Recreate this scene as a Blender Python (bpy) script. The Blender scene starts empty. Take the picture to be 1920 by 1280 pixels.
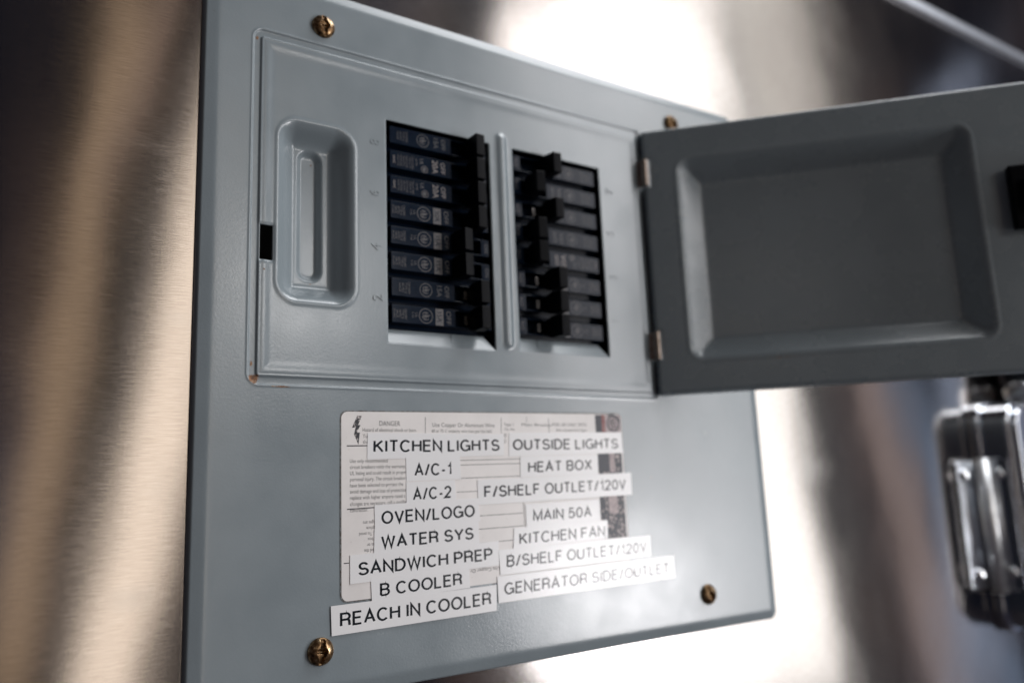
import bpy, bmesh, math, random
import numpy as np
from mathutils import Vector, Matrix

random.seed(4); np.random.seed(4)
S = bpy.context.scene
COL = S.collection
# ---------------------------------------------------------------- frame of reference
# All sizes are millimetres on the panel: x right, y up, z out of the wall.
def P(x, y, z=0.0):
    return Vector((x*.001, -z*.001, y*.001))

# ---------------------------------------------------------------- camera
cd = bpy.data.cameras.new("camera"); cam = bpy.data.objects.new("camera", cd); COL.objects.link(cam)
S.camera = cam
cd.sensor_width = 36; cd.lens = 28.633; cd.clip_start = .02; cd.clip_end = 60
Rc = ((0.83694819, -0.03983102, 0.54583075), (0.06618731, -0.98266086, -0.17319604), (0.54326509, 0.18108318, -0.81979993))
def D3(v): return Vector((v[0], -v[2], v[1]))
cx, cy, cz = D3(Rc[0]), -D3(Rc[1]), -D3(Rc[2])
M = Matrix((cx, cy, cz)).transposed().to_4x4(); M.translation = P(-161.12, -126.71, 337.25)
cam.matrix_world = M
cd.dof.use_dof = True; cd.dof.focus_distance = .342; cd.dof.aperture_fstop = 4.0; cd.dof.aperture_blades = 9

# ---------------------------------------------------------------- world and lamps
W = bpy.data.worlds.new("World"); S.world = W; W.use_nodes = True
nt = W.node_tree; nt.nodes.clear()
def wn(t, **k):
    n = nt.nodes.new(t)
    for a, b in k.items(): setattr(n, a, b)
    return n
tc = wn('ShaderNodeTexCoord'); mp = wn('ShaderNodeMapping'); mp.inputs['Scale'].default_value = (4.2, 4.2, 1.5); mp.inputs['Rotation'].default_value = (.25, .2, 0)
no = wn('ShaderNodeTexNoise'); no.inputs['Scale'].default_value = 2.6; no.inputs['Detail'].default_value = 3.5; no.inputs['Roughness'].default_value = .6
cr = wn('ShaderNodeValToRGB')
els = cr.color_ramp.elements
els[0].position = .34; els[0].color = (.004, .009, .024, 1)
els[1].position = .48; els[1].color = (.014, .023, .045, 1)
for p, c in ((.55, (.085, .075, .095, 1)), (.62, (.30, .19, .14, 1)), (.70, (.06, .14, .30, 1))):
    e = els.new(p); e.color = c
bg = wn('ShaderNodeBackground'); bg.inputs['Strength'].default_value = .42
ow = wn('ShaderNodeOutputWorld')
L = nt.links.new
L(tc.outputs['Generated'], mp.inputs['Vector']); L(mp.outputs['Vector'], no.inputs['Vector']); L(no.outputs['Fac'], cr.inputs['Fac'])
L(cr.outputs['Color'], bg.inputs['Color']); L(bg.outputs['Background'], ow.inputs['Surface'])

def lamp(name, phi, dist, s, y, w, h, radiance, col, roll=0.0, aim=False):
    """rectangle lamp at dist in the horizontal direction phi (degrees from the wall plane), shifted s sideways and y up"""
    a = math.radians(phi)
    n = Vector((math.cos(a), 0, math.sin(a))); sd = Vector((-math.sin(a), 0, math.cos(a)))
    c = Vector((60, -50, 0)) + n*dist + sd*s + Vector((0, y, 0))
    ld = bpy.data.lights.new(name, 'AREA'); ld.shape = 'RECTANGLE'; ld.size = w*.001; ld.size_y = h*.001
    ld.color = col; ld.energy = radiance*math.pi*(w*h*1e-6)
    o = bpy.data.objects.new(name, ld); COL.objects.link(o)
    Z = (P(*c)-P(60, -50, 0)).normalized() if aim else D3(n)
    X = Vector((0, 0, 1)).cross(Z).normalized(); Yv = Z.cross(X)
    m = Matrix((X, Yv, Z)).transposed().to_4x4() @ Matrix.Rotation(math.radians(roll), 4, 'Z')
    m.translation = P(*c); o.matrix_world = m
    return o
lamp('window_lamp', 47, 1500, -75, 330, 270, 1700, 4.6, (1, .978, .99), 5.3)
lamp('window_side_lamp', 47, 1500, -290, 330, 150, 1700, 3.0, (1, .985, .97), 5.3)
lamp('window_far_lamp', 47, 1500, 125, 330, 110, 1700, 4.1, (1, .955, .94), 5.3)
lamp('cream_band_lamp', 47, 1500, -440, 950, 150, 800, 1.35, (1, .985, .93), 4)  # added beside the window for a cream band reflected high on the wall
lamp('low_glare_lamp', 47, 1450, 48, -308, 320, 280, 12, (1, .98, 1))  # added low source, not a window: glare on the cover's lower right
lamp('bulb_lamp', 72, 1500, 70, 400, 260, 290, 7.2, (1, .98, .97))
lamp('warm_lamp', 80, 1500, 138, 180, 114, 1500, 2.3, (1, .86, .72), -9.4)
lamp('warm_streak_lamp', 80, 1500, 340, 330, 75, 1600, .66, (1, .72, .46), -6)  # dim lamp added to reflect as a brown streak in the left wall
lamp('warm_fork_lamp', 80, 1500, 215, 930, 50, 700, .5, (1, .72, .54), -13)  # added so the left wall's reflected streak forks near the top
lamp('brown_streak_lamp', 47, 1500, -560, 150, 70, 1900, .50, (1, .78, .72), 7)  # added unseen lamp, reflects as a brown streak in the right wall
lamp('blue_streak_lamp', 47, 1500, -650, 0, 40, 1300, .5, (.45, .66, 1), 12)  # added unseen lamp for a thin blue streak in the wall's reflection
lamp('mauve_streak_lamp', 47, 1500, -740, 100, 80, 1500, .6, (.62, .74, 1), -6)  # another added lamp, tints the far right of the wall's reflection
lamp('door_glow_lamp', 123.7, 1137, 0, 270, 110, 110, 1.7, (1, .88, .78))  # added near the camera side for a soft glow on the door's inside
lamp('overhead_lamp', 29, 1000, -20, 1600, 1000, 950, 6.5, (.97, .98, 1), 0, True)
S.view_settings.view_transform = 'Standard'; S.view_settings.look = 'None'
S.view_settings.exposure = .1; S.view_settings.gamma = 1; S.view_settings.use_curve_mapping = False
S.render.engine = 'CYCLES'
S.cycles.use_denoising = True; S.cycles.max_bounces = 8
S.cycles.sample_clamp_indirect = 6

# ---------------------------------------------------------------- helpers
class MB:
    def __init__(s): s.v = []; s.f = []; s.mi = []; s.cur = 0
    def add(s, vs, fs):
        b = len(s.v); s.v += [tuple(v) for v in vs]
        for f in fs: s.f.append(tuple(i+b for i in f)); s.mi.append(s.cur)
    def box(s, x0, x1, y0, y1, z0, z1):
        vs = [(x, y, z) for z in (z0, z1) for y in (y0, y1) for x in (x0, x1)]
        s.add(vs, [(0, 2, 3, 1), (4, 5, 7, 6), (0, 1, 5, 4), (2, 6, 7, 3), (0, 4, 6, 2), (1, 3, 7, 5)])
    def prism(s, poly, z0, z1):
        n = len(poly)
        vs = [(x, y, z0) for x, y in poly] + [(x, y, z1) for x, y in poly]
        s.add(vs, [tuple(range(n))[::-1], tuple(range(n, 2*n))] + [(i, (i+1) % n, n+(i+1) % n, n+i) for i in range(n)])
    def cyl(s, a, b, r, n=24, r2=None):
        a = Vector(a); b = Vector(b); d = (b-a).normalized(); u = d.orthogonal().normalized(); w = d.cross(u); r2 = r if r2 is None else r2
        vs = [a+(u*math.cos(t)+w*math.sin(t))*r for t in [2*math.pi*i/n for i in range(n)]] + [b+(u*math.cos(t)+w*math.sin(t))*r2 for t in [2*math.pi*i/n for i in range(n)]]
        s.add(vs, [tuple(range(n))[::-1], tuple(range(n, 2*n))] + [(i, (i+1) % n, n+(i+1) % n, n+i) for i in range(n)])
    def mesh(s, name, mats, smooth=False, closed=True):
        m = bpy.data.meshes.new(name)
        m.from_pydata([P(*v) for v in s.v], [], s.f)
        for q in (mats if isinstance(mats, (list, tuple)) else [mats]): m.materials.append(q)
        m.polygons.foreach_set('material_index', s.mi)
        if closed:
            q = bmesh.new(); q.from_mesh(m); bmesh.ops.recalc_face_normals(q, faces=q.faces); q.to_mesh(m); q.free()
        if smooth: m.polygons.foreach_set('use_smooth', [True]*len(s.f))
        m.update(); return m

def obj(name, me, parent=None, loc=None, bevel=0, seg=2, label=None, auto=None):
    o = bpy.data.objects.new(name, me); COL.objects.link(o)
    if parent: o.parent = parent
    if loc is not None: o.location = loc
    if bevel:
        b = o.modifiers.new('bevel', 'BEVEL'); b.width = bevel*.001; b.segments = seg; b.limit_method = 'ANGLE'; b.angle_limit = math.radians(40)
        b.harden_normals = False
        me.polygons.foreach_set('use_smooth', [True]*len(me.polygons))
        w = o.modifiers.new('normals', 'WEIGHTED_NORMAL'); w.keep_sharp = False
    if label: o['label'] = label
    return o
def thing(name, label, cat, loc=(0, 0, 0), group=None):
    o = bpy.data.objects.new(name, None); COL.objects.link(o); o.location = loc; o.empty_display_size = .01
    o['label'] = label; o['category'] = cat
    if group: o['group'] = group
    return o

def sst(x, a, b):
    t = np.clip((x-a)/(b-a), 0, 1); return t*t*(3-2*t)
def rrect(X, Y, x0, x1, y0, y1, r):
    qx = np.abs(X-(x0+x1)/2)-(x1-x0)/2+r; qy = np.abs(Y-(y0+y1)/2)-(y1-y0)/2+r
    return np.hypot(np.maximum(qx, 0), np.maximum(qy, 0))+np.minimum(np.maximum(qx, qy), 0)-r

def heightfield(name, xs, ys, sdf, zf, holes, mat, skirt=None):
    """sheet-metal surface: grid of xs by ys, cut to sdf<0 with the edge vertices pulled onto the outline, holes removed"""
    xs = np.asarray(xs); ys = np.asarray(ys)
    X, Y = np.meshgrid(xs, ys); X = X.copy(); Y = Y.copy()
    d = sdf(X, Y); inside = d < -.05
    for _ in range(3):
        d = sdf(X, Y); e = .01
        gx = (sdf(X+e, Y)-sdf(X-e, Y))/(2*e); gy = (sdf(X, Y+e)-sdf(X, Y-e))/(2*e)
        k = np.where(d > 0, d, 0); X -= k*gx; Y -= k*gy
    Z = zf(X, Y)
    ny, nx = X.shape
    ii = (np.arange(ny-1)[:, None]*nx+np.arange(nx-1)[None, :])
    quads = np.stack([ii, ii+1, ii+nx+1, ii+nx], -1).reshape(-1, 4)
    keep = inside.ravel()[quads].any(1)
    mx = ((xs[:-1]+xs[1:])/2)[None, :].repeat(ny-1, 0).ravel(); my = ((ys[:-1]+ys[1:])/2)[:, None].repeat(nx-1, 1).ravel()
    for (a, b, c, e) in holes: keep &= ~((mx > a) & (mx < b) & (my > c) & (my < e))
    quads = quads[keep]
    # border edges get a skirt so the sheet has an edge
    V = np.stack([X.ravel(), Y.ravel(), Z.ravel()], -1)
    if skirt:
        E = np.concatenate([quads[:, [0, 1]], quads[:, [1, 2]], quads[:, [2, 3]], quads[:, [3, 0]]])
        key = np.sort(E, 1); k1 = key[:, 0].astype(np.int64)*10**7+key[:, 1]
        u, idx, cnt = np.unique(k1, return_index=True, return_counts=True)
        B = E[idx[cnt == 1]]
        vb = np.unique(B); mapn = -np.ones(len(V), int); mapn[vb] = len(V)+np.arange(len(vb))
        V = np.concatenate([V, V[vb]-np.array([0, 0, skirt])])
        quads = np.concatenate([quads, np.stack([B[:, 1], B[:, 0], mapn[B[:, 0]], mapn[B[:, 1]]], -1)])
    used = np.unique(quads); rm = -np.ones(len(V), int); rm[used] = np.arange(len(used)); quads = rm[quads]; V = V[used]
    me = bpy.data.meshes.new(name)
    VV = np.stack([V[:, 0], -V[:, 2], V[:, 1]], -1)*.001
    me.from_pydata(VV.tolist(), [], quads.tolist())
    me.materials.append(mat); me.polygons.foreach_set('use_smooth', [True]*len(quads)); me.update()
    return me

def grid(a, b, step, extra=()):
    v = set(np.round(np.arange(a, b+1e-6, step), 3).tolist()) | {round(b, 3)}
    out = []
    ex = sorted(extra)
    for x in sorted(v):
        if all(abs(x-e) > step*.35 for e in ex): out.append(x)
    return np.array(sorted(out+[e for e in ex if a <= e <= b]))

# ---------------------------------------------------------------- materials
def mat(name):
    m = bpy.data.materials.new(name); m.use_nodes = True
    return m, m.node_tree, m.node_tree.nodes['Principled BSDF']
def N(t, ty, **k):
    n = t.nodes.new(ty)
    for a, b in k.items():
        if a in ('operation', 'blend_type', 'data_type', 'noise_dimensions', 'musgrave_type', 'feature', 'direction_type', 'axis', 'uv_map'): setattr(n, a, b)
        else: n.inputs[a].default_value = b
    return n
def noise(t, co, scale, detail=3, rough=.55, stretch=None):
    if stretch:
        mpn = N(t, 'ShaderNodeMapping', Scale=stretch); t.links.new(co, mpn.inputs['Vector']); co = mpn.outputs['Vector']
    n = N(t, 'ShaderNodeTexNoise', Scale=scale, Detail=detail, Roughness=rough); t.links.new(co, n.inputs['Vector'])
    return n.outputs['Fac']
def ramp(t, fac, stops):
    r = t.nodes.new('ShaderNodeValToRGB'); e = r.color_ramp.elements
    e[0].position, e[0].color = stops[0][0], tuple(stops[0][1])+(1,); e[1].position, e[1].color = stops[-1][0], tuple(stops[-1][1])+(1,)
    for p, c in stops[1:-1]: q = e.new(p); q.color = tuple(c)+(1,)
    t.links.new(fac, r.inputs['Fac']); return r.outputs['Color']
def math_(t, op, a, b=None, clamp=False):
    n = N(t, 'ShaderNodeMath', operation=op); n.use_clamp = clamp
    for i, v in enumerate((a, b)):
        if v is None: continue
        if isinstance(v, (int, float)): n.inputs[i].default_value = v
        else: t.links.new(v, n.inputs[i])
    return n.outputs[0]
def mixc(t, fac, a, b, mode='MIX'):
    n = N(t, 'ShaderNodeMix', data_type='RGBA', blend_type=mode)
    for i, v in ((0, fac), (6, a), (7, b)):
        if isinstance(v, (int, float)): n.inputs[i].default_value = v
        elif isinstance(v, tuple): n.inputs[i].default_value = tuple(v)+(1,) if len(v) == 3 else v
        else: t.links.new(v, n.inputs[i])
    return n.outputs[2]
def spot(t, co, x, y, rx, ry):
    """1 in the middle of an oval at panel position x, y (mm), 0 outside it"""
    m1 = N(t, 'ShaderNodeMapping', Location=(-x/rx, 0, -y/ry), Scale=(1000/rx, 0, 1000/ry)); t.links.new(co, m1.inputs['Vector'])
    ln = N(t, 'ShaderNodeVectorMath', operation='LENGTH'); t.links.new(m1.outputs['Vector'], ln.inputs[0])
    return math_(t, 'SUBTRACT', 1.0, ln.outputs['Value'], True)

def paint(name, base, rough=.36, rust=()):
    m, t, b = mat(name); b.inputs['Specular IOR Level'].default_value = .8; co = t.nodes.new('ShaderNodeTexCoord').outputs['Object']
    n1 = noise(t, co, 45, 4); n2 = noise(t, co, 900, 3); n3 = noise(t, co, 230, 6, .7)
    dk = tuple(c*.96 for c in base); lt = tuple(min(1, c*1.03) for c in base)
    c = ramp(t, n1, [(.3, dk), (.7, lt)])
    # small specks of dirt
    sp = ramp(t, n3, [(.69, (0, 0, 0)), (.75, (1, 1, 1))])
    c = mixc(t, math_(t, 'MULTIPLY', sp, .45), c, (.10, .085, .06))
    if rust:
        acc = None
        for (x, y, rx, ry, k) in rust:
            s_ = math_(t, 'MULTIPLY', spot(t, co, x, y, rx, ry), k)
            acc = s_ if acc is None else math_(t, 'MAXIMUM', acc, s_)
        rn = noise(t, co, 420, 5, .7)
        rm = math_(t, 'MULTIPLY', math_(t, 'SUBTRACT', math_(t, 'ADD', acc, math_(t, 'MULTIPLY', rn, .9)), .86), 7.0, True)
        rm = math_(t, 'MULTIPLY', rm, math_(t, 'GREATER_THAN', acc, .001))
        rc = ramp(t, noise(t, co, 700, 3), [(.35, (.05, .025, .012)), (.55, (.22, .085, .02)), (.7, (.33, .25, .17))])
        c = mixc(t, rm, c, rc)
        rr = math_(t, 'ADD', math_(t, 'ADD', rough-.09, math_(t, 'MULTIPLY', n1, .2)), math_(t, 'MULTIPLY', rm, .4)); t.links.new(rr, b.inputs['Roughness'])
    else:
        t.links.new(math_(t, 'ADD', rough-.08, math_(t, 'MULTIPLY', n1, .2)), b.inputs['Roughness'])
    t.links.new(c, b.inputs['Base Color'])
    bp = N(t, 'ShaderNodeBump', Strength=.22, Distance=.0002)
    t.links.new(math_(t, 'ADD', n2, math_(t, 'MULTIPLY', n1, .3)), bp.inputs['Height']); t.links.new(bp.outputs[0], b.inputs['Normal'])
    return m
GRAY = (.228, .270, .294)
M_cover = paint('grey_enamel', GRAY, .22, [(-66.6, -76.6, 4.2, 3.6, 1.0), (-67.6, -70, 1.6, 6, .62), (-55, -79.4, 9, .9, .75), (-40, -79.3, 12, .8, .45), (-67.6, 77.5, 1.6, 2.6, .75),
    (-63, -29, 3.0, 4.5, .52), (-62, -36, 2.5, 3, .42), (-38.5, 26.5, 2, 2, .62), (-43, -1.5, 1.4, 2, .5), (-37.5, -17.5, 1.7, 2.2, .55), (-39.5, -31.5, 3, 1.2, .6),
    (-20, 78, 1.2, 1, .4), (150, -122, 1.8, 1.8, .6), (7, 72, 1, 1, .4), (-55, 66, 1, 1, .4), (30, 66, 1.2, 1.2, .42)])
M_door = paint('grey_enamel_inside', GRAY, .26, [(70, -60.5, 45, 1.1, .55), (60, -69, 40, 5, .40), (150, -30, 60, 60, .22), (20.5, 40, 1.0, 30, .40)])
M_ledge = paint('grey_enamel_edge', GRAY, .30)

def plain(name, base, rough, metal=0.0, bump=0.0, bscale=800, var=.15, spec=None):
    m, t, b = mat(name); co = t.nodes.new('ShaderNodeTexCoord').outputs['Object']
    n1 = noise(t, co, 300, 4)
    c = ramp(t, n1, [(.3, tuple(x*(1-var) for x in base)), (.7, tuple(min(1, x*(1+var)) for x in base))])
    t.links.new(c, b.inputs['Base Color'])
    b.inputs['Metallic'].default_value = metal
    t.links.new(math_(t, 'ADD', rough*.85, math_(t, 'MULTIPLY', n1, rough*.3)), b.inputs['Roughness'])
    if spec is not None: b.inputs['Specular IOR Level'].default_value = spec
    if bump:
        bp = N(t, 'ShaderNodeBump', Strength=bump, Distance=.0002); t.links.new(noise(t, co, bscale, 3), bp.inputs['Height']); t.links.new(bp.outputs[0], b.inputs['Normal'])
    return m
M_plastic = plain('black_plastic', (.004, .0095, .021), .20, 0, .06, 1500, spec=.14)
M_toggle = plain('black_toggle_plastic', (.003, .0035, .005), .38, 0, .1, 1500, spec=.06)
M_dark = plain('dark_enclosure', (.01, .01, .012), .6)
M_clip = plain('bright_contact_metal', (.42, .40, .39), .25, 1)
M_hinge = plain('dull_hinge_steel', (.30, .25, .215), .33, 1, .5, 700, .4)
M_chrome = plain('polished_steel', (.76, .80, .86), .13, 1, .05, 60, .06)
M_bolt = plain('steel_bolt', (.80, .82, .85), .22, 1)
M_trim = plain('satin_trim_metal', (.85, .87, .90), .38, .9)
M_conduit = plain('dark_conduit', (.03, .035, .045), .3, .6)

def brass():
    m, t, b = mat('yellow_zinc_brass'); co = t.nodes.new('ShaderNodeTexCoord').outputs['Object']
    n = noise(t, co, 420, 5, .65)
    t.links.new(ramp(t, n, [(.36, (.03, .018, .010)), (.50, (.20, .115, .055)), (.64, (.50, .37, .22))]), b.inputs['Base Color'])
    b.inputs['Metallic'].default_value = .9
    t.links.new(math_(t, 'SUBTRACT', .62, math_(t, 'MULTIPLY', n, .6)), b.inputs['Roughness'])
    bp = N(t, 'ShaderNodeBump', Strength=.4, Distance=.0003); t.links.new(n, bp.inputs['Height']); t.links.new(bp.outputs[0], b.inputs['Normal'])
    return m
M_screw = brass()

def brushed():
    m, t, b = mat('brushed_aluminium'); co = t.nodes.new('ShaderNodeTexCoord').outputs['UV']
    g1 = noise(t, co, 1, 3, .6, (120, 2600, 1)); g2 = noise(t, co, 1, 2, .5, (1800, 90, 1)); g3 = noise(t, co, 9, 1.5, .5); g4 = noise(t, co, 26, 5, .6, (1, .35, 1))
    c = ramp(t, g1, [(.28, (.325, .30, .28)), (.72, (.46, .44, .425))])
    c = mixc(t, math_(t, 'MULTIPLY', g2, .35), c, (.40, .375, .355))
    oc = t.nodes.new('ShaderNodeTexCoord').outputs['Object']; sc_ = None
    for (x, y, rx, ry, k) in ((-108, -160, 11, 7, .8), (-96, -52, 7, 4, .5), (-112, 20, 14, 5, .35), (-100, -120, 9, 16, .3), (300, -120, 25, 12, .5)):
        q = math_(t, 'MULTIPLY', spot(t, oc, x, y, rx, ry), k); sc_ = q if sc_ is None else math_(t, 'MAXIMUM', sc_, q)
    sc_ = math_(t, 'MULTIPLY', sc_, noise(t, co, 1, 4, .7, (160, 500, 1)))
    c = mixc(t, sc_, c, (.55, .54, .53))
    t.links.new(c, b.inputs['Base Color']); b.inputs['Metallic'].default_value = 1
    r = math_(t, 'ADD', .07, math_(t, 'MULTIPLY', g4, .09)); r = math_(t, 'ADD', math_(t, 'ADD', r, math_(t, 'MULTIPLY', g1, .06)), math_(t, 'MULTIPLY', sc_, .12))
    t.links.new(r, b.inputs['Roughness'])
    b.inputs['Anisotropic'].default_value = .8
    tg = N(t, 'ShaderNodeTangent', direction_type='UV_MAP', uv_map='UVMap'); t.links.new(tg.outputs[0], b.inputs['Tangent'])
    b.inputs['Anisotropic Rotation'].default_value = .25
    h = math_(t, 'ADD', math_(t, 'MULTIPLY', g1, .5), math_(t, 'MULTIPLY', g2, .10))
    bp = N(t, 'ShaderNodeBump', Strength=.05, Distance=.0003); t.links.new(h, bp.inputs['Height'])
    bp2 = N(t, 'ShaderNodeBump', Strength=.35, Distance=.002); t.links.new(g3, bp2.inputs['Height']); t.links.new(bp.outputs[0], bp2.inputs['Normal'])
    t.links.new(bp2.outputs[0], b.inputs['Normal'])
    return m
M_wall = brushed()

def paper(name, base, rough, coat=0.0, stain=.3):
    m, t, b = mat(name); co = t.nodes.new('ShaderNodeTexCoord').outputs['Object']
    n = noise(t, co, 60, 5, .6); n2 = noise(t, co, 900, 3)
    c = ramp(t, n, [(.3, tuple(x*(1-.12*stain*3) for x in base)), (.65, base)])
    c = mixc(t, math_(t, 'MULTIPLY', ramp(t, n2, [(.66, (0, 0, 0)), (.76, (1, 1, 1))]), stain), c, (.30, .24, .18))
    t.links.new(c, b.inputs['Base Color']); b.inputs['Roughness'].default_value = rough; b.inputs['Specular IOR Level'].default_value = .75
    return m
M_paper = paper('aged_paper_label', (.79, .765, .75), .38)
M_tape = paper('white_label_tape', (.86, .865, .875), .22, stain=.04)
M_ink = plain('black_tape_ink', (.006, .010, .016), .22, spec=.6)
def worn(name, ink, under, lo, hi, scale=520, rough=.4):
    m, t, b = mat(name); co = t.nodes.new('ShaderNodeTexCoord').outputs['Object']
    n = noise(t, co, scale, 5, .7)
    t.links.new(ramp(t, n, [(lo, ink), (hi, under)]), b.inputs['Base Color']); b.inputs['Roughness'].default_value = rough
    return m
M_print = worn('worn_black_print', (.03, .03, .035), (.60, .565, .55), .57, .70)
M_bandtop = worn('worn_navy_print', (.010, .014, .030), (.50, .42, .41), .64, .70, 380)
M_band = worn('flaking_navy_print', (.012, .016, .032), (.50, .42, .41), .53, .58, 420)
M_flash = worn('worn_black_flash', (.012, .014, .02), (.6, .55, .54), .54, .6, 420)
M_red = worn('worn_red_print', (.22, .035, .03), (.35, .2, .18), .45, .65)
M_grime = worn('grimy_adhesive', (.07, .055, .045), (.20, .22, .23), .42, .6, 700, .7)
M_bprint = worn('faded_grey_print', (.078, .072, .076), (.014, .018, .028), .46, .66, 700)
M_bprint2 = worn('clear_grey_print', (.24, .21, .20), (.09, .085, .09), .5, .7, 700)
M_bprint3 = worn('very_faded_print', (.06, .058, .062), (.015, .018, .024), .45, .65, 500)

# ---------------------------------------------------------------- lettering: a plain single-stroke capital alphabet
def arc(cx_, cy_, rx, ry, a0, a1, n=18):
    return [(cx_+rx*math.cos(math.radians(a0+(a1-a0)*i/n)), cy_+ry*math.sin(math.radians(a0+(a1-a0)*i/n))) for i in range(n+1)]
GL = {
 'A': (.68, [[(0, 0), (.34, 1), (.68, 0)], [(.12, .34), (.56, .34)]]),
 'B': (.60, [[(0, 0), (0, 1), (.32, 1)]+arc(.32, .76, .24, .24, 90, -90)+[(0, .52)], [(0, 0), (.34, 0)]+arc(.34, .26, .26, .26, -90, 90)]),
 'C': (.70, [arc(.37, .5, .37, .5, 42, 318, 28)]),
 'D': (.66, [[(0, 0), (0, 1), (.26, 1)]+arc(.26, .5, .40, .5, 90, -90, 24)+[(0, 0)]]),
 'E': (.55, [[(.55, 1), (0, 1), (0, 0), (.55, 0)], [(0, .53), (.50, .53)]]),
 'F': (.52, [[(.52, 1), (0, 1), (0, 0)], [(0, .50), (.46, .50)]]),
 'G': (.74, [arc(.38, .5, .38, .5, 45, 338, 30), [(.42, .46), (.74, .46), (.74, 0)]]),
 'H': (.62, [[(0, 0), (0, 1)], [(.62, 0), (.62, 1)], [(0, .54), (.62, .54)]]),
 'I': (.04, [[(.02, 0), (.02, 1)]]),
 'K': (.62, [[(0, 0), (0, 1)], [(.58, 1), (0, .40)], [(.20, .60), (.62, 0)]]),
 'L': (.50, [[(0, 1), (0, 0), (.50, 0)]]),
 'M': (.76, [[(0, 0), (0, 1), (.38, .06), (.76, 1), (.76, 0)]]),
 'N': (.62, [[(0, 0), (0, 1), (.62, 0), (.62, 1)]]),
 'O': (.78, [arc(.39, .5, .39, .5, 0, 360, 36)]),
 'P': (.58, [[(0, 0), (0, 1), (.32, 1)]+arc(.32, .73, .26, .27, 90, -90)+[(0, .46)]]),
 'R': (.62, [[(0, 0), (0, 1), (.34, 1)]+arc(.34, .745, .255, .255, 90, -90)+[(0, .49)], [(.34, .49)]+arc(.38, .33, .19, .16, 80, 0, 6)+[(.58, .12), (.62, 0)]]),
 'S': (.60, [arc(.30, .74, .265, .26, 18, 262, 20)+arc(.30, .255, .30, .255, 82, -165, 20)]),
 'T': (.60, [[(0, 1), (.60, 1)], [(.30, 1), (.30, 0)]]),
 'U': (.62, [[(0, 1), (0, .30)]+arc(.31, .31, .31, .31, 180, 360)+[(.62, 1)]]),
 'V': (.64, [[(0, 1), (.32, 0), (.64, 1)]]),
 'W': (.94, [[(0, 1), (.23, 0), (.47, 1), (.71, 0), (.94, 1)]]),
 'X': (.64, [[(0, 0), (.62, 1)], [(.02, 1), (.64, 0)]]),
 'Y': (.66, [[(0, 1), (.33, .43), (.66, 1)], [(.33, .43), (.33, 0)]]),
 '/': (.32, [[(0, -.03), (.32, 1.02)]]), '-': (.28, [[(0, .36), (.28, .36)]]), ' ': (.10, []),
 '0': (.54, [arc(.27, .5, .27, .5, 0, 360, 32)]),
 '1': (.30, [[(.04, .76), (.16, .79), (.25, .86), (.28, 1), (.28, 0)]]),
 '2': (.56, [arc(.27, .71, .265, .29, 170, -38, 18)+[(0, .0), (.56, 0)]]),
 '5': (.56, [[(.52, 1), (.11, 1), (.05, .50)]+arc(.27, .325, .285, .325, 132, -155, 20)]),
}
def stroke(mb, pts, w, tr, z):
    h = w/2; n = len(pts)
    closed = math.dist(pts[0], pts[-1]) < 1e-6
    Lp, Rp = [], []
    for i, (x, y) in enumerate(pts):
        a = pts[i-1] if i else (pts[-2] if closed else None)
        b = pts[i+1] if i < n-1 else (pts[1] if closed else None)
        d1 = Vector((x-a[0], y-a[1])).normalized() if a else None
        d2 = Vector((b[0]-x, b[1]-y)).normalized() if b else None
        d1 = d1 or d2; d2 = d2 or d1
        n1 = Vector((-d1.y, d1.x)); n2 = Vector((-d2.y, d2.x)); m_ = n1+n2
        m_ = n1 if m_.length < 1e-3 else m_.normalized()
        k = h/max(.34, m_.dot(n1)); 
        Lp.append((x+m_.x*k, y+m_.y*k)); Rp.append((x-m_.x*k, y-m_.y*k))
    vs = [tr(p)+(z,) for p in Lp]+[tr(p)+(z,) for p in Rp]
    mb.add(vs, [(n+i, n+i+1, i+1, i) for i in range(n-1)])
def letters(mb, text, tl, bl, br, z, w=.182, gap=.265):
    """text stretched so that its caps fill the box with top-left tl, bottom-left bl, bottom-right br"""
    x = 0; items = []
    for ch in text:
        wd, st = GL[ch]; 
        items.append((x, st)); x += wd+gap
    tot = x-gap+w
    ux = ((br[0]-bl[0])/tot, (br[1]-bl[1])/tot); uy = (tl[0]-bl[0], tl[1]-bl[1])
    q = 0
    for off, st in items:
        for s_ in st:
            def tr(p, off=off):
                a = p[0]+off+w/2; b = w/2+p[1]*(1-w)
                return (bl[0]+ux[0]*a+uy[0]*b, bl[1]+ux[1]*a+uy[1]*b)
            stroke(mb, s_, w, tr, z+q*.0015); q = (q+1) % 4
_tc = {}
def text_poly(s):
    if s not in _tc:
        c = bpy.data.curves.new('t', 'FONT'); c.body = s; c.size = 1; c.resolution_u = 3; c.fill_mode = 'FRONT'
        o = bpy.data.objects.new('t', c); COL.objects.link(o)
        dg = bpy.context.evaluated_depsgraph_get(); me = bpy.data.meshes.new_from_object(o.evaluated_get(dg))
        v = [(p.co.x, p.co.y) for p in me.vertices]; f = [tuple(p.vertices) for p in me.polygons]
        bpy.data.objects.remove(o); bpy.data.curves.remove(c); bpy.data.meshes.remove(me)
        _tc[s] = (v, f)
    return _tc[s]
def print_text(mb, s, x, y, cap, z, width=None, ang=0, sx=1.0, align='L'):
    """small print; cap is the capital height in mm"""
    v, f = text_poly(s)
    if not v: return
    k = cap/.70; xs_ = [p[0] for p in v]; x0, x1 = min(xs_), max(xs_)
    kx = (width/(x1-x0)) if width else k*sx
    ox = {'L': x0, 'C': (x0+x1)/2, 'R': x1}[align]
    ca, sa = math.cos(math.radians(ang)), math.sin(math.radians(ang)); vs = []
    for a, b in v:
        a = (a-ox)*kx; b = b*k
        vs.append((x+a*ca-b*sa, y+a*sa+b*ca, z))
    mb.add(vs, f)

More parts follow.
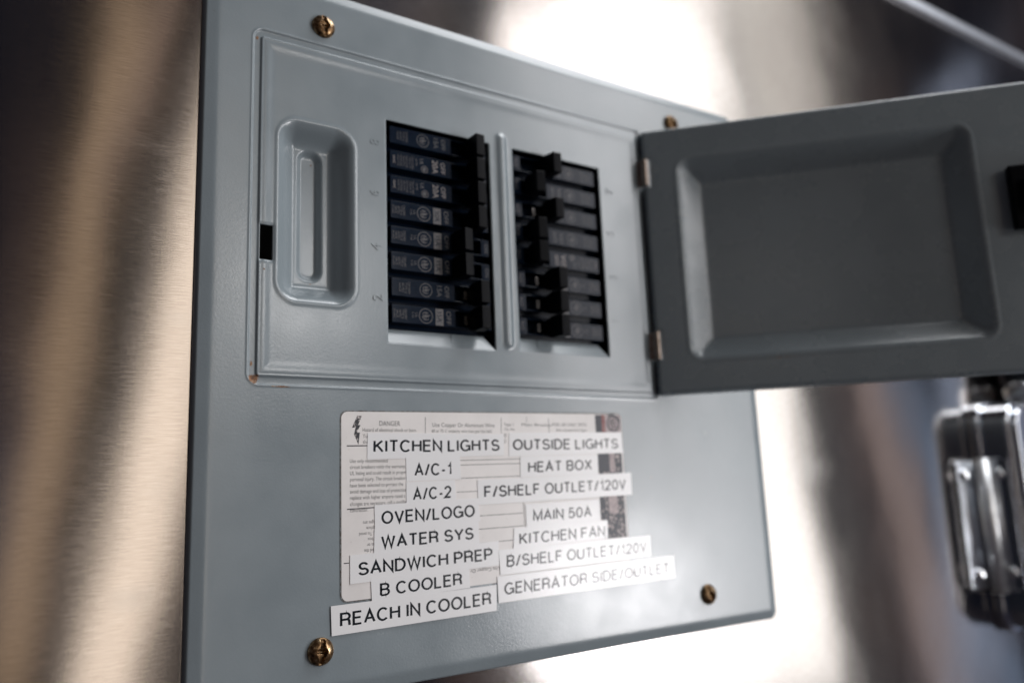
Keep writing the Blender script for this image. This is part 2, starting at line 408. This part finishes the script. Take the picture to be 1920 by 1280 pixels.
# ================================================================ the wall
WZ = -6.0
def wall():
    mb = MB()
    X = [-900, -80, 232, 1900]; Y = [-1100, -194, 98, 278]
    for i in range(3):
        for j in range(3):
            if i == 1 and j == 1: continue
            mb.box(X[i], X[i+1], Y[j], Y[j+1], WZ-1.5, WZ)
    me = mb.mesh('wall', M_wall)
    uv = me.uv_layers.new(name='UVMap')
    for l in me.loops:
        c = me.vertices[l.vertex_index].co; uv.data[l.index].uv = (c.x, c.z)
    return me
o = obj('wall', wall()); o['kind'] = 'structure'; o['label'] = 'brushed metal wall sheet behind the breaker panel'
def upper():
    mb = MB(); mb.box(-900, 1900, 281, 1200, WZ-1.5, WZ+.5); me = mb.mesh('upper_wall', M_wall)
    uv = me.uv_layers.new(name='UVMap')
    for l in me.loops:
        c = me.vertices[l.vertex_index].co; uv.data[l.index].uv = (c.x, c.z)
    return me
o = obj('upper_wall', upper()); o['kind'] = 'structure'; o['label'] = 'metal sheet above the seam trim'
mb = MB(); n = 20
prof = [(279.5+5.0*math.cos(t), WZ+4.6*math.sin(t)) for t in [math.pi*i/n for i in range(n+1)]]
vs = [(x, y, z) for x in (-900, 1900) for y, z in prof]
mb.add(vs, [(i, i+1, n+2+i, n+1+i) for i in range(n)]+[tuple(range(n+1)), tuple(range(2*n+1, n, -1))])
o = obj('seam_trim', mb.mesh('seam_trim', plain('dull_trim_metal', (.50, .53, .58), .42, .95), True)); o['label'] = 'long rounded metal trim covering the wall seam, top right'; o['category'] = 'trim'

# ================================================================ breaker panel
panel = thing('breaker_panel', 'grey painted electrical breaker panel with its door swung open, screwed to a brushed metal wall', 'breaker panel', P(0, 0, WZ))
PO = P(0, 0, -WZ)         # children are built with z=0 on the cover's face
CX0, CX1, CY0, CY1 = -90.1, 244.2, -207.0, 111.3
W1 = (-5.6, 52.6, -57.3, 52.3); W2 = (67.2, 126.0, -56.7, 52.4); SL = (-65.0, -59.4, -24.9, -9.3)
def seg_frame(X, Y, x0, x1, y0, y1): return np.abs(rrect(X, Y, x0, x1, y0, y1, 3.0))
def cover_z(X, Y):
    z = np.zeros_like(X)
    z += .10*np.sin(X/31+.7)*np.sin(Y/37+.4)+.06*np.sin(X/17+Y/23)
    d = rrect(X, Y, CX0, CX1, CY0, CY1, 6.0)
    t = np.sqrt((d+6.0)**2+.5)/2+(d+6.0)/2; z -= .24*np.clip(t-.05, 0, 6)+3.4*np.clip((d+.75)/.75, 0, 1)**2
    f = seg_frame(X, Y, -67.3, 158.5, -77.0, 80.2); z += .16*np.exp(-((f-2.2)/.5)**2)-.5*(1-sst(f, 1.15, 2.0))
    sh = rrect(X, Y, -67.3, 158.5, -77.0, 80.2, 3.0); z += .35*np.exp(-((sh+4.2)/2.2)**2)
    d = rrect(X, Y, -57.2, -22.3, -41.8, 41.5, 9.0); z -= 8.5*sst(-d, -.6, 9.8); z += .3*np.exp(-((d-.7)/.9)**2)
    d = rrect(X, Y, -46.4, -34.0, -30.5, 32.5, 5.5); z -= 3.0*sst(-d, 0, 3.0)
    yy = np.clip(Y, -53, 56); d = np.hypot(X-60.4, Y-yy); z += 1.35*(1-sst(d, .6, 3.8))
    # sheet dips towards the cut edges of the slot
    d = rrect(X, Y, *SL, .3); z -= .35*(1-sst(d, 0, 1.2))
    return z
holes = [W1, W2, SL]
ex = [W1[0], W1[1], W2[0], W2[1], SL[0], SL[1]]; ey = [W1[2], W1[3], W2[2], W2[3], SL[2], SL[3]]
fine = lambda c: [round(c+q*.22, 3) for q in range(-17, 18)]
gx = np.concatenate([grid(CX0, -50, .5, ex+fine(-67.3)), grid(-49.4, 12, .6, ex), grid(12.8, CX1, .85, ex)]); gy = grid(CY0, CY1, .72, ey+fine(80.2)+fine(-77.0))
cover = obj('cover', heightfield('cover', gx, gy, lambda X, Y: rrect(X, Y, CX0, CX1, CY0, CY1, 6.0), cover_z, holes, M_cover, .9), panel, PO)
# back box behind the cover
mb = MB(); mb.box(-78, 230, -192, 96, -92, -90)
for a in ((-79, -77.5, -192, 96), (229, 230.5, -192, 96), (-77.5, 229, -193, -191.5), (-77.5, 229, 95, 96.5)): mb.box(*a, -90, -7.6)
obj('back_box', mb.mesh('back_box', M_dark), panel, PO)
# turned-in sheet at the foot of each window
def ledge(x0, x1, yb, nx):
    mb = MB(); yt = yb+7.2
    mb.prism([(x0+.2, 0), (x1-.2, 0), (x1-4.6, 1), (x0+.2, 1)], 0, 1)
    vs = []
    for (x, y, z) in mb.v:
        s_ = y; vs.append((x, yb+.05+(yt-yb)*s_, -.15-4.2*s_-(1-z)*1.0))
    mb.v = vs
    n0 = len(mb.v); mb.prism([(nx, .30), (nx+9, .30), (nx+7.6, .95), (nx+1.4, .95)], 0, 1)
    for i in range(n0, len(mb.v)):      # a small stamped tab on the ledge
        x, y, z = mb.v[i]; mb.v[i] = (x, yb+(yt-yb)*y, -.15-4.2*y-.4+z*(.45+.9*(.95-y)/.65*0+.5*y))
    return mb.mesh('ledge', M_ledge)
obj('ledge', ledge(W1[0], W1[1], W1[2], 28), panel, PO, .15)
obj('ledge', ledge(W2[0], W2[1], W2[2], 79), panel, PO, .15)
# numbers pressed into the sheet beside the windows
def embossed(s, x, y):
    mb = MB(); print_text(mb, s, 0, 0, 5.2, 0, ang=90, align='C')
    n0 = len(mb.v); vs = list(mb.v); fs = list(mb.f)
    cxm = sum(v[0] for v in vs)/n0; cym = sum(v[1] for v in vs)/n0
    vs = [(v[0]-cxm+x, v[1]-cym+y, .30) for v in vs]
    # side walls
    cnt = {}
    for f in fs:
        for i in range(len(f)):
            a, b = f[i], f[(i+1) % len(f)]; cnt[(a, b)] = 1
    B = [e for e in cnt if (e[1], e[0]) not in cnt]
    top = [((v[0]-x)*.93+x, (v[1]-y)*.93+y, v[2]) for v in vs]
    low = [(v[0], v[1], -.3) for v in vs]
    m2 = MB(); m2.add(top+low, fs+[(b, a, a+n0, b+n0) for a, b in B])
    return m2.mesh('embossed_number', M_cover)
for s, x, y in (('8', -11.4, 39.5), ('6', -11.2, 14), ('4', -11, -11.8), ('2', -11, -36.6), ('7', 132.8, 39.5), ('5', 132.8, 14.6), ('3', 132.3, -10.6), ('1', 131.6, -35.8)):
    obj('embossed_number', embossed(s, x, y), panel, PO, label='raised number %s pressed into the grey cover' % s)

# screws
def screw_me():
    g = np.linspace(-5.6, 5.6, 66)
    def zf(X, Y):
        r = np.hypot(X, Y); z = 3.1*np.sqrt(np.maximum(0, 1-(r/5.6)**2.4))
        w = .72+1.15*np.exp(-(Y/1.6)**2)
        z -= 2.1*(1-sst(np.abs(X), w-.25, w+.35))*(1-sst(np.abs(Y), 4.3, 5.2))*(.55+.45*np.exp(-(Y/2.6)**2))
        z -= .9*(1-sst(np.abs(Y), .3, .9))*(1-sst(np.abs(X), 1.6, 2.5))
        return z+.15
    return heightfield('screw', g, g, lambda X, Y: np.hypot(X, Y)-5.5, zf, [], M_screw, 1.0)
sm = screw_me()
for x, y, a in ((-37.0, 91.5, -4), (186.6, 93.0, -20), (-37.6, -187.6, 6), (186.6, -187.2, -24)):
    o = obj('screw', sm, panel, PO+P(x, y, 0)); o.rotation_euler = (0, math.radians(a), 0)

# ---------------------------------------------------------------- printed sheet
sheet_me = MB()
def tilt(x, y):   # the sheet sits slightly askew: x from -28.5 to 131, y from 0 (top) down
    k = (x+28.5)/159.5
    return (x+.0*y, y-89.4+1.7*k)
def rpoly(x0, x1, y0, y1, r, n=6):
    out = []
    for cx_, cy_, a in ((x1-r, y1-r, 0), (x0+r, y1-r, 90), (x0+r, y0+r, 180), (x1-r, y0+r, 270)):
        out += [(cx_+r*math.cos(math.radians(a+90*i/n)), cy_+r*math.sin(math.radians(a+90*i/n))) for i in range(n+1)]
    return out
mb = MB(); mb.prism([tilt(x, y) for x, y in rpoly(-29.1, 131.3, -80.3, .5, 3.2)], -.02, .13); mb.cur = 1
mb.prism([tilt(x, y) for x, y in rpoly(-28.5, 131, -79.8, 0, 3)], .0, .20)
sheet = obj('instruction_sheet', mb.mesh('instruction_sheet', [M_grime, M_paper]), panel, PO, label='worn printed warning and circuit sheet under the white strips')
mb = MB(); z = .225
def T(s, x, y, cap, **k): print_text(mb, s, x, y, cap, z, **k)
T('DANGER', -10.6, -95.4, 2.2, width=10.2); T('Hazard of electrical shock or burn.', -18.6, -98.0, 1.55, width=26.4)
T('Turn off power supplying', -18.6, -100.8, 1.55, width=22); T('this equipment before', -18.6, -103.3, 1.55, width=20)
T('Use Copper Or Aluminum Wire', 16, -95.6, 1.9, width=34); T('60 or 75 C ampacity wire sizes per the NEC', 15.6, -98.2, 1.4, width=33)
T('Type 1', 55.5, -94.8, 1.5); T('Main Breaker', 66, -94.8, 1.5, width=19); T('Cat. No.', 55.5, -97.0, 1.3)
T('FOR USE ONLY WITH', 85, -94.6, 1.7, width=22); T('this equipment type', 87, -97.2, 1.4, width=20)
for i, s in enumerate(('Use only recommended', 'circuit breakers voids the warranty,', 'UL listing and could result in property', 'personal injury. The circuit breakers', 'have been selected to protect the', 'avoid damage and loss of protection,', 'replace with higher ampere rated t', 'changes are necessary, call a qualified', 'contractor.')):
    T(s, -24.6, -111.6-2.62*i, 1.62, sx=.80)
for i, s in enumerate(('For other', 'may void the', 'any loss or', 'in this box', 'wiring. To avoid', 'not replace', 'If changes are', 'or')):
    T(s, -9.5, -150.8+2.35*i, 1.45, ang=180, sx=.82)
T('Use Copper Or', 50, -161.2, 1.6, ang=180, width=16); T('60 or 75 C ampacity', 52, -158.0, 1.2, ang=180, width=18)
T('TO BE', 56.6, -103.5, 1.3, ang=90)
def line(x0, y0, x1, y1, w=.28): 
    d = Vector((x1-x0, y1-y0)).normalized(); a = Vector((-d.y, d.x))*w/2
    mb.add([(x0-a.x, y0-a.y, z), (x1-a.x, y1-a.y, z), (x1+a.x, y1+a.y, z), (x0+a.x, y0+a.y, z)], [(0, 1, 2, 3)])
line(12.4, -91.2, 12.3, -98.6); line(54.0, -90.8, 53.8, -98.4); line(82.6, -90.5, 82.6, -98); line(69, -90, 69, -93, .2)
line(-26, -104.3, -15, -104.2, .5); line(-26, -131.3, -10, -131.0, .45); line(-27.5, -153.6, -25, -153.6, .4)
for y in (-111.0, -113.2, -119.3, -125.6, -131, -137.1, -143.2, -149.5): line(28, y-.25, 64.6, y+.05)
line(64.6, -109, 65.4, -152); 
for y in (-159.0,): line(33, y, 50, y+.3, .4)
obj('small_print', mb.mesh('small_print', M_print, closed=False), sheet)
# dark band with flaking print, red strip, round emblem, lightning flash
mb = MB(); z = .215
def quad(x0, y0, x1, y1, zz=None): 
    zz = z if zz is None else zz
    mb.add([(x0, y0, zz), (x1, y0, zz), (x1, y1, zz), (x0, y1, zz)], [(0, 1, 2, 3)])
quad(113.0, -99.0, 130.4, -88.4); mb.cur = 1; quad(113.0, -152.5, 129.8, -106); mb.cur = 2; quad(117.4, -99, 119.6, -88.3, .222)
mb.cur = 3
quad(119.6, -99, 130.5, -88.25, .220)
mb.cur = 0
def ring(cx_, cy_, r, w, zz, a0=0, a1=360):
    pts = arc(cx_, cy_, r, r, a0, a1, 32); stroke(mb, pts, w, lambda p: p, zz)
ring(125.3, -92.9, 3.9, .9, .235); ring(125.3, -92.9, 2.3, .5, .237, 20, 300); ring(124.6, -92.3, 1.0, .5, .239); ring(126.4, -93.6, 1.0, .5, .24)
stroke(mb, arc(124.2, -92.6, 5.6, 4.4, 5, 120, 14), .8, lambda p: p, .236)
quad(128.2, -128, 129.6, -107, .222); quad(113.1, -118.5, 121.2, -106, .224); mb.cur = 3; quad(121.2, -118.5, 124.6, -106, .223); quad(119.0, -140, 125.0, -131, .2235); mb.cur = 0; quad(113.1, -138, 114.6, -131, .224)
bl = [(-21.0, -91.0), (-23.6, -96.4), (-21.9, -96.2), (-22.6, -99.3), (-20.6, -103.8), (-19.9, -98.4), (-21.2, -98.4), (-19.6, -95.2), (-20.7, -95.2), (-19.0, -91.2)]
obj('lightning_symbol', (lambda q: (q.prism([(x, y) for x, y in bl][::-1], .215, .225), q.mesh('lightning_symbol', M_flash))[1])(MB()), sheet)
obj('colour_band', mb.mesh('colour_band', [M_bandtop, M_band, M_red, worn('worn_pale_print', (.30, .24, .25), (.52, .43, .43), .4, .6)]), sheet)

# ---------------------------------------------------------------- label strips
STRIPS = [
('KITCHEN LIGHTS', [(-16.3, -98.6), (55.2, -98.9), (54.8, -109.1), (-16.6, -110.3)], [(-13.7, -107.4), (52.4, -107.1), (-13.6, -101.6)]),
('OUTSIDE LIGHTS', [(58.2, -98.2), (130.3, -97.5), (131.1, -108.6), (57.6, -109.7)], [(60.0, -106.8), (127.7, -106.4), (60.2, -101.2)]),
('A/C-1', [(2.1, -109.5), (30.1, -109.0), (30.4, -119.9), (2.2, -120.2)], [(6.2, -118.2), (25.5, -117.9), (6.3, -112.4)]),
('A/C-2', [(2.1, -120.6), (27.0, -120.2), (27.6, -129.4), (2.0, -130.2)], [(5.2, -129.0), (25.1, -128.4), (5.3, -123.2)]),
('HEAT BOX', [(64.3, -109.8), (113.2, -109.3), (113.0, -119.4), (63.8, -119.9)], [(68.4, -117.9), (108.9, -117.2), (68.7, -112.3)]),
('F/SHELF OUTLET/120V', [(39.3, -120.6), (135.4, -119.1), (135.2, -130.8), (39.2, -132.2)], [(42.6, -129.1), (131.3, -127.9), (42.8, -123.4)]),
('OVEN/LOGO', [(-13.4, -130.0), (39.2, -129.0), (40.2, -139.6), (-13.3, -140.4)], [(-10.2, -138.5), (37.3, -137.6), (-10.2, -132.7)]),
('WATER SYS', [(-13.5, -140.2), (39.1, -138.8), (39.2, -150.1), (-13.8, -150.8)], [(-10.5, -148.9), (36.3, -147.8), (-10.5, -143.2)]),
('MAIN 50A', [(66.1, -133.0), (112.5, -132.4), (112.5, -143.0), (66.2, -144.0)], [(70.1, -141.4), (106.9, -141.1), (70.4, -135.8)]),
('KITCHEN FAN', [(58.9, -143.9), (117.2, -143.1), (116.8, -152.3), (58.1, -153.7)], [(61.4, -152.0), (115.1, -151.4), (61.7, -146.3)]),
('SANDWICH PREP', [(-24.8, -150.5), (49.8, -149.4), (49.6, -160.5), (-24.8, -162.3)], [(-21.2, -159.3), (46.3, -157.9), (-21.2, -153.6)]),
('B/SHELF OUTLET/120V', [(49.8, -153.6), (146.1, -152.6), (145.7, -163.6), (50.2, -165.1)], [(53.7, -161.9), (143.0, -161.4), (54.0, -156.1)]),
('B COOLER', [(-15.4, -160.6), (33.2, -159.5), (33.5, -169.2), (-15.0, -170.4)], [(-11.3, -168.7), (29.5, -167.7), (-11.3, -163.1)]),
('GENERATOR SIDE/OUTLET', [(48.4, -165.6), (162.2, -164.2), (162.0, -176.0), (48.6, -177.6)], [(51.8, -174.4), (158.2, -173.4), (52.1, -168.6)]),
('REACH IN COOLER', [(-33.3, -170.3), (47.8, -169.2), (47.5, -180.8), (-32.9, -182.2)], [(-29.4, -179.2), (44.7, -177.9), (-29.4, -173.3)]),
]
for i, (s, q, tx) in enumerate(STRIPS):
    z0 = .21+.012*i
    mb = MB(); mb.prism(q[::-1], z0-.0+.0, z0+.16)
    st = obj('label_strip', mb.mesh('label_strip', M_tape), panel, PO, label='white tape strip lettered %s' % s)
    mb = MB(); bl_, br_, tl_ = tx
    letters(mb, s, tl_, bl_, br_, z0+.17)
    obj('lettering', mb.mesh('lettering', M_ink, closed=False), st)

# ---------------------------------------------------------------- the open door
DA = math.radians(46); DW, DY0, DY1 = 226.0, -77.3, 81.0
RX0, RX1, RY0, RY1, RD = 20.5, 175.5, -57.6, 59.6, 11.0
def door_z(X, Y):
    z = .12*np.sin(X/40)*np.sin(Y/33+1)
    d = rrect(X, Y, 0, DW, DY0, DY1, 2.5); t = np.clip((d+2.2)/2.2, 0, 1); z = z-4.5*(1-np.sqrt(np.maximum(0, 1-t**2)))
    d = rrect(X, Y, RX0, RX1, RY0, RY1, 7.0); q = -d; z -= RD*(np.sqrt((q-0)**2+1.0)-np.sqrt((q-12)**2+.6)+12)/24*1.0; z += .25*np.exp(-((d-1.2)/.9)**2)
    d = rrect(X, Y, RX0+12, RX1-12, RY0+12, RY1-12, 3.0); z += 0
    return z
dh = [(-1, 4.6, 45.5, 62.5), (-1, 4.6, -57.2, -40.6)]
gxd = grid(0, DW, .9, [4.6]); gyd = grid(DY0, DY1, .9, [45.5, 62.5, -57.2, -40.6])
door = obj('door', heightfield('door', gxd, gyd, lambda X, Y: rrect(X, Y, 0, DW, DY0, DY1, 2.5), door_z, dh, M_door), panel, PO+P(157.0, 0, 3.0), label='grey panel door seen from inside, swung open to the right')
sol = door.modifiers.new('sheet', 'SOLIDIFY'); sol.thickness = .0012; sol.offset = -1
door.rotation_euler = (0, 0, -DA)
mb = MB(); mb.box(190.0, 222, -2.5, 32, .4, 6)
lt = obj('latch', mb.mesh('latch', M_toggle), door, None, 1.2, 3)
mb = MB(); mb.box(196, 216, 6, 24, 6, 11); obj('slider', mb.mesh('slider', M_toggle), lt, None, 1.5, 3)
for yc in (54, -49):
    mb = MB(); mb.cyl((1.6, yc-8, .6), (1.6, yc+8, .6), 2.1, 20)
    mb.box(-3.4, 1.6, yc-7.8, yc+7.8, -2.0, -.6)
    obj('hinge', mb.mesh('hinge', M_hinge), door, None, .3)

# ================================================================ circuit breakers
ZP = -1.2   # face of the breakers
def body_me():
    mb = MB(); hw = 29.0
    mb.box(-hw, hw, -6.25, 6.25, -58, -6.6)
    a, b = 7.2, 23.4       # well for the toggle
    mb.box(-hw+2.4, a, -4.1, 4.6, -6.8, 0); mb.box(b, hw-.8, -4.1, 4.6, -6.8, -.35)
    mb.box(a-.4, b+.4, -4.05, -3.5, -6.75, -.12); mb.box(a-.4, b+.4, 3.95, 4.55, -6.75, -.12)
    return mb.mesh('breaker_body', M_plastic)
def toggle_me():
    mb = MB()
    p0 = [(-3.6, -3.6, -4.5), (3.6, -3.6, -4.5), (3.6, 3.6, -4.5), (-3.6, 3.6, -4.5)]
    p1 = [(-2.9, -5.8, 3), (3.4, -5.8, 3), (3.4, 5.8, 3), (-2.9, 5.8, 3)]
    p2 = [(-2.5, -5.6, 11.0), (2.8, -5.6, 10.4), (2.8, 5.6, 10.4), (-2.5, 5.6, 11.0)]
    mb.add(p0+p1+p2, [(3, 2, 1, 0), (8, 9, 10, 11)]+[(i+k, (i+1) % 4+k, (i+1) % 4+4+k, i+4+k) for k in (0, 4) for i in range(4)])
    return mb.mesh('toggle', M_toggle)
def clip_me():
    mb = MB(); mb.box(-.9, .9, -2.2, 2.2, -3.8, -1.6); return mb.mesh('contact_clip', M_clip)
def emblem(mb, x, y, r, z):
    n0 = MB()
    stroke(mb, arc(x, y, r, r, 0, 360, 30), .34, lambda p: p, z); 
    # two looping script letters inside the ring
    k = r*.5
    for (ox, s_) in ((-.30, 1), (.34, -1)):
        pts = [(x+(oy)*k*2*.9*0+(ox*0)*k+u*k, y-(ox*2.0)*k*.8+v*k) for u, v, oy in [(a_, b_, 0) for a_, b_ in arc(0, 0, .95, .55, 30*s_, 330*s_, 16)]]
        stroke(mb, pts, .36, lambda p: p, z+.002)
        pts = [(x+u*k, y-(ox*2.0)*k*.8+v*k) for u, v in arc(.1*s_, 0, .35, .3, 0, 300, 10)]
        stroke(mb, pts, .3, lambda p: p, z+.003)
    stroke(mb, [(x-k*1.3, y-k*.3), (x, y+.1), (x+k*1.3, y+k*.3)], .3, lambda p: p, z+.004)
def print_me(kind, amp):
    """the print on one breaker: part name -> mesh"""
    z = .03; out = {}
    def T(mb, s, x, y, cap, c=0, **k): mb.cur = c; print_text(mb, s, x, y, cap, z, ang=-90, align='C', **k)
    def done(n, mb): out[n] = mb.mesh(n, [M_bprint, M_bprint2, M_plastic, M_bprint3], closed=False)
    if kind == 'boxed':
        mb = MB(); x = -1.6
        mb.add([(x-2.1, -3.9, z), (x+2.1, -3.9, z), (x+2.1, 4.3, z), (x-2.1, 4.3, z)], [(0, 1, 2, 3)])
        mb.cur = 2; print_text(mb, amp, x-1.25, .2, 2.5, z+.012, ang=-90, align='C', sx=.95); done('rating_print', mb)
        mb = MB(); T(mb, 'OFF', 2.2, .2, 2.5, 0, sx=1.1); done('off_print', mb)
        mb = MB(); emblem(mb, -8.9, .2, 3.5, z); done('round_emblem', mb)
        mb = MB(); T(mb, 'UL', -14.6, .2, 1.4); T(mb, 'c us', -16.2, .2, 1.2)
        for i, s in enumerate(('120/240V', 'TYPE Q', '60/75C', 'HACR', '10 kAIC')): T(mb, s, -20.0-1.45*i, .2, 1.1, 0, sx=.9)
        done('small_print', mb)
    elif kind == 'plain':
        mb = MB(); T(mb, amp, -3.6, .3, 3.1, 1, sx=.95); done('rating_print', mb)
        mb = MB(); T(mb, 'OFF', 1.0, .3, 2.5, 1, sx=.95); done('off_print', mb)
        mb = MB(); emblem(mb, -8.0, -2.0, 1.7, z); done('round_emblem', mb)
        mb = MB(); T(mb, 'UL', -10.5, 1.6, 2.0); T(mb, 'LISTED', -12.8, 1.0, .9)
        for i, s in enumerate(('CIRCUIT BKR', 'TYPE MT 1P', 'ISSUE CH-68', 'USE 60/75C', '120/240 VAC', 'HACR TYPE')): T(mb, s, -15.0-1.55*i, .2, 1.05, 0, sx=.75)
        T(mb, '10kAIC', -25.0, .2, 1.3, 1, sx=.8); done('small_print', mb)
    else:
        mb = MB(); T(mb, amp, -2.6, .3, 2.6, 3); done('rating_print', mb)
        mb = MB(); T(mb, 'OFF', 1.6, .3, 2.4, 3); done('off_print', mb)
        mb = MB(); mb.cur = 3; emblem(mb, -8.6, .2, 3.2, z); done('round_emblem', mb)
        mb = MB()
        for i, s in enumerate(('120/240V', 'TYPE Q', '60/75C', 'HACR')): T(mb, s, -18.0-1.6*i, .2, 1.1, 3)
        done('small_print', mb)
    z = .03-.35
    mb = MB(); T(mb, 'ON', 25.4, .2, 2.1, 0, sx=1.0); done('on_print', mb)
    return out
BODY, TOG, CLIP = body_me(), toggle_me(), clip_me()
PR = {k: print_me(*k) for k in (('boxed', '15A'), ('boxed', '20A'), ('plain', '20A'), ('faded', '15A'), ('faded', '20A'))}
ORD = ['topmost', 'second from top', 'third from top', 'fourth from top', 'fifth from top', 'sixth from top', 'second from bottom', 'bottom']
left = [('faded', '15A', 1), ('plain', '20A', 1), ('plain', '20A', 1), ('boxed', '20A', 1), ('boxed', '15A', 0), ('boxed', '15A', 0), ('faded', '15A', 1), ('boxed', '15A', 1)]
right = [('faded', '20A', 0), ('faded', '20A', 1), ('faded', '20A', 0), ('faded', '15A', 1), ('plain', '20A', 1), ('boxed', '20A', 0), ('boxed', '20A', 0), ('boxed', '20A', 0)]
for side, rows in (('left', left), ('right', right)):
    for i, (k, a, on) in enumerate(rows):
        lab = 'black circuit breaker, %s in the %s column' % (ORD[i], 'left-hand' if side == 'left' else 'right-hand')
        if side == 'left' and k != 'faded': lab += ', printed %s' % a
        x = 23.5 if side == 'left' else 96.6
        t_ = thing('circuit_breaker', lab, 'circuit breaker', P(x, 45.8-12.7*i, ZP), 'circuit breakers in two columns')
        if side == 'right': t_.rotation_euler = (0, math.pi, 0)
        obj('body', BODY, t_, None, .35, 2) if not BODY.users else obj('body', BODY, t_, None, .35, 2)
        tx = 18.9 if on else 9.2
        if side == 'right': tx = 17.2 if on else 7.0
        o = obj('toggle', TOG, t_, P(tx, 0, 0), .5, 2); o.rotation_euler = (0, 0, math.radians(-3 if on else 4))
        if side == 'right': o.rotation_euler = (0, 0, math.radians(4 if on else -4))
        if (side == 'left' and i >= 6) or (side == 'right' and i in (2, 5, 6, 7)):
            obj('contact_clip', CLIP, t_, P(14.2 if on else 15, .2, 0))
        for nm, me_ in PR[(k, a)].items(): obj(nm, me_, t_)

# ================================================================ outlet box on the wall at the right
bx = thing('outlet_box', 'shiny steel hinged outlet box bolted on the wall beyond the open door', 'outlet box', P(560, -245, WZ))
BO = P(-560, 245, -WZ)
def rbox(mb, x0, x1, y0, y1, z0, z1, r): mb.prism(rpoly(x0, x1, y0, y1, r, 8), z0, z1)
mb = MB(); rbox(mb, 500, 660, -244, -74, WZ, 22, 16); obj('case', mb.mesh('case', M_chrome), bx, BO, 3.0, 4)
mb = MB(); rbox(mb, 496.5, 663, -247, -71, WZ, 1.2, 18); obj('flange', mb.mesh('flange', M_chrome), bx, BO, 1.5, 3)
mb = MB(); rbox(mb, 503, 657, -240, -78, 22, 27, 14); ld_ = obj('lid', mb.mesh('lid', M_chrome), bx, BO, 2.0, 3)
hg = None
mb = MB(); mb.prism(rpoly(466, 491, -213, -117, 3), WZ+.2, WZ+2.6); hg = obj('hinge', mb.mesh('hinge', M_chrome), bx, BO, .8, 3)
mb = MB(); mb.cyl((493, -216, 2.5), (493, -116, 2.5), 6.2, 28); obj('barrel', mb.mesh('barrel', M_trim, True), hg)
mb = MB(); mb.box(496.8, 499.6, -213, -117, 2.5, 19); obj('leaf', mb.mesh('leaf', M_chrome), hg)
for x, y, zc, d in ((474.5, -128, WZ+2.6, 'z'), (478, -202, WZ+2.6, 'z'), (496.8, -128, 11, 'x'), (496.8, -201, 11, 'x')):
    mb = MB(); n_ = 20
    rings = [(5.0, 0), (4.8, 1.4), (3.8, 2.8), (2.2, 3.7), (.01, 4.0)]
    vs = []
    for r, h in rings:
        for i in range(n_):
            a_, b_ = r*math.cos(2*math.pi*i/n_), r*math.sin(2*math.pi*i/n_)
            vs.append((x+a_, y+b_, zc+h) if d == 'z' else (x-h, y+b_, zc+a_))
    mb.add(vs, [(k*n_+i, k*n_+(i+1) % n_, (k+1)*n_+(i+1) % n_, (k+1)*n_+i) for k in range(len(rings)-1) for i in range(n_)])
    obj('bolt', mb.mesh('bolt', M_bolt, True), hg)
cdt = thing('conduit', 'dark round conduit running down into the top of the steel outlet box', 'conduit', P(560, -70, 10))
mb = MB(); mb.cyl((0, -1, 0), (0, 150, 0), 14, 32); mb.cyl((0, 150, 8), (0, 150, -16), 14.5, 32); obj('pipe', mb.mesh('pipe', M_conduit, True), cdt)
mb = MB(); mb.cyl((0, -1, 0), (0, 14, 0), 17, 32); obj('collar', mb.mesh('collar', M_bolt, True), cdt)
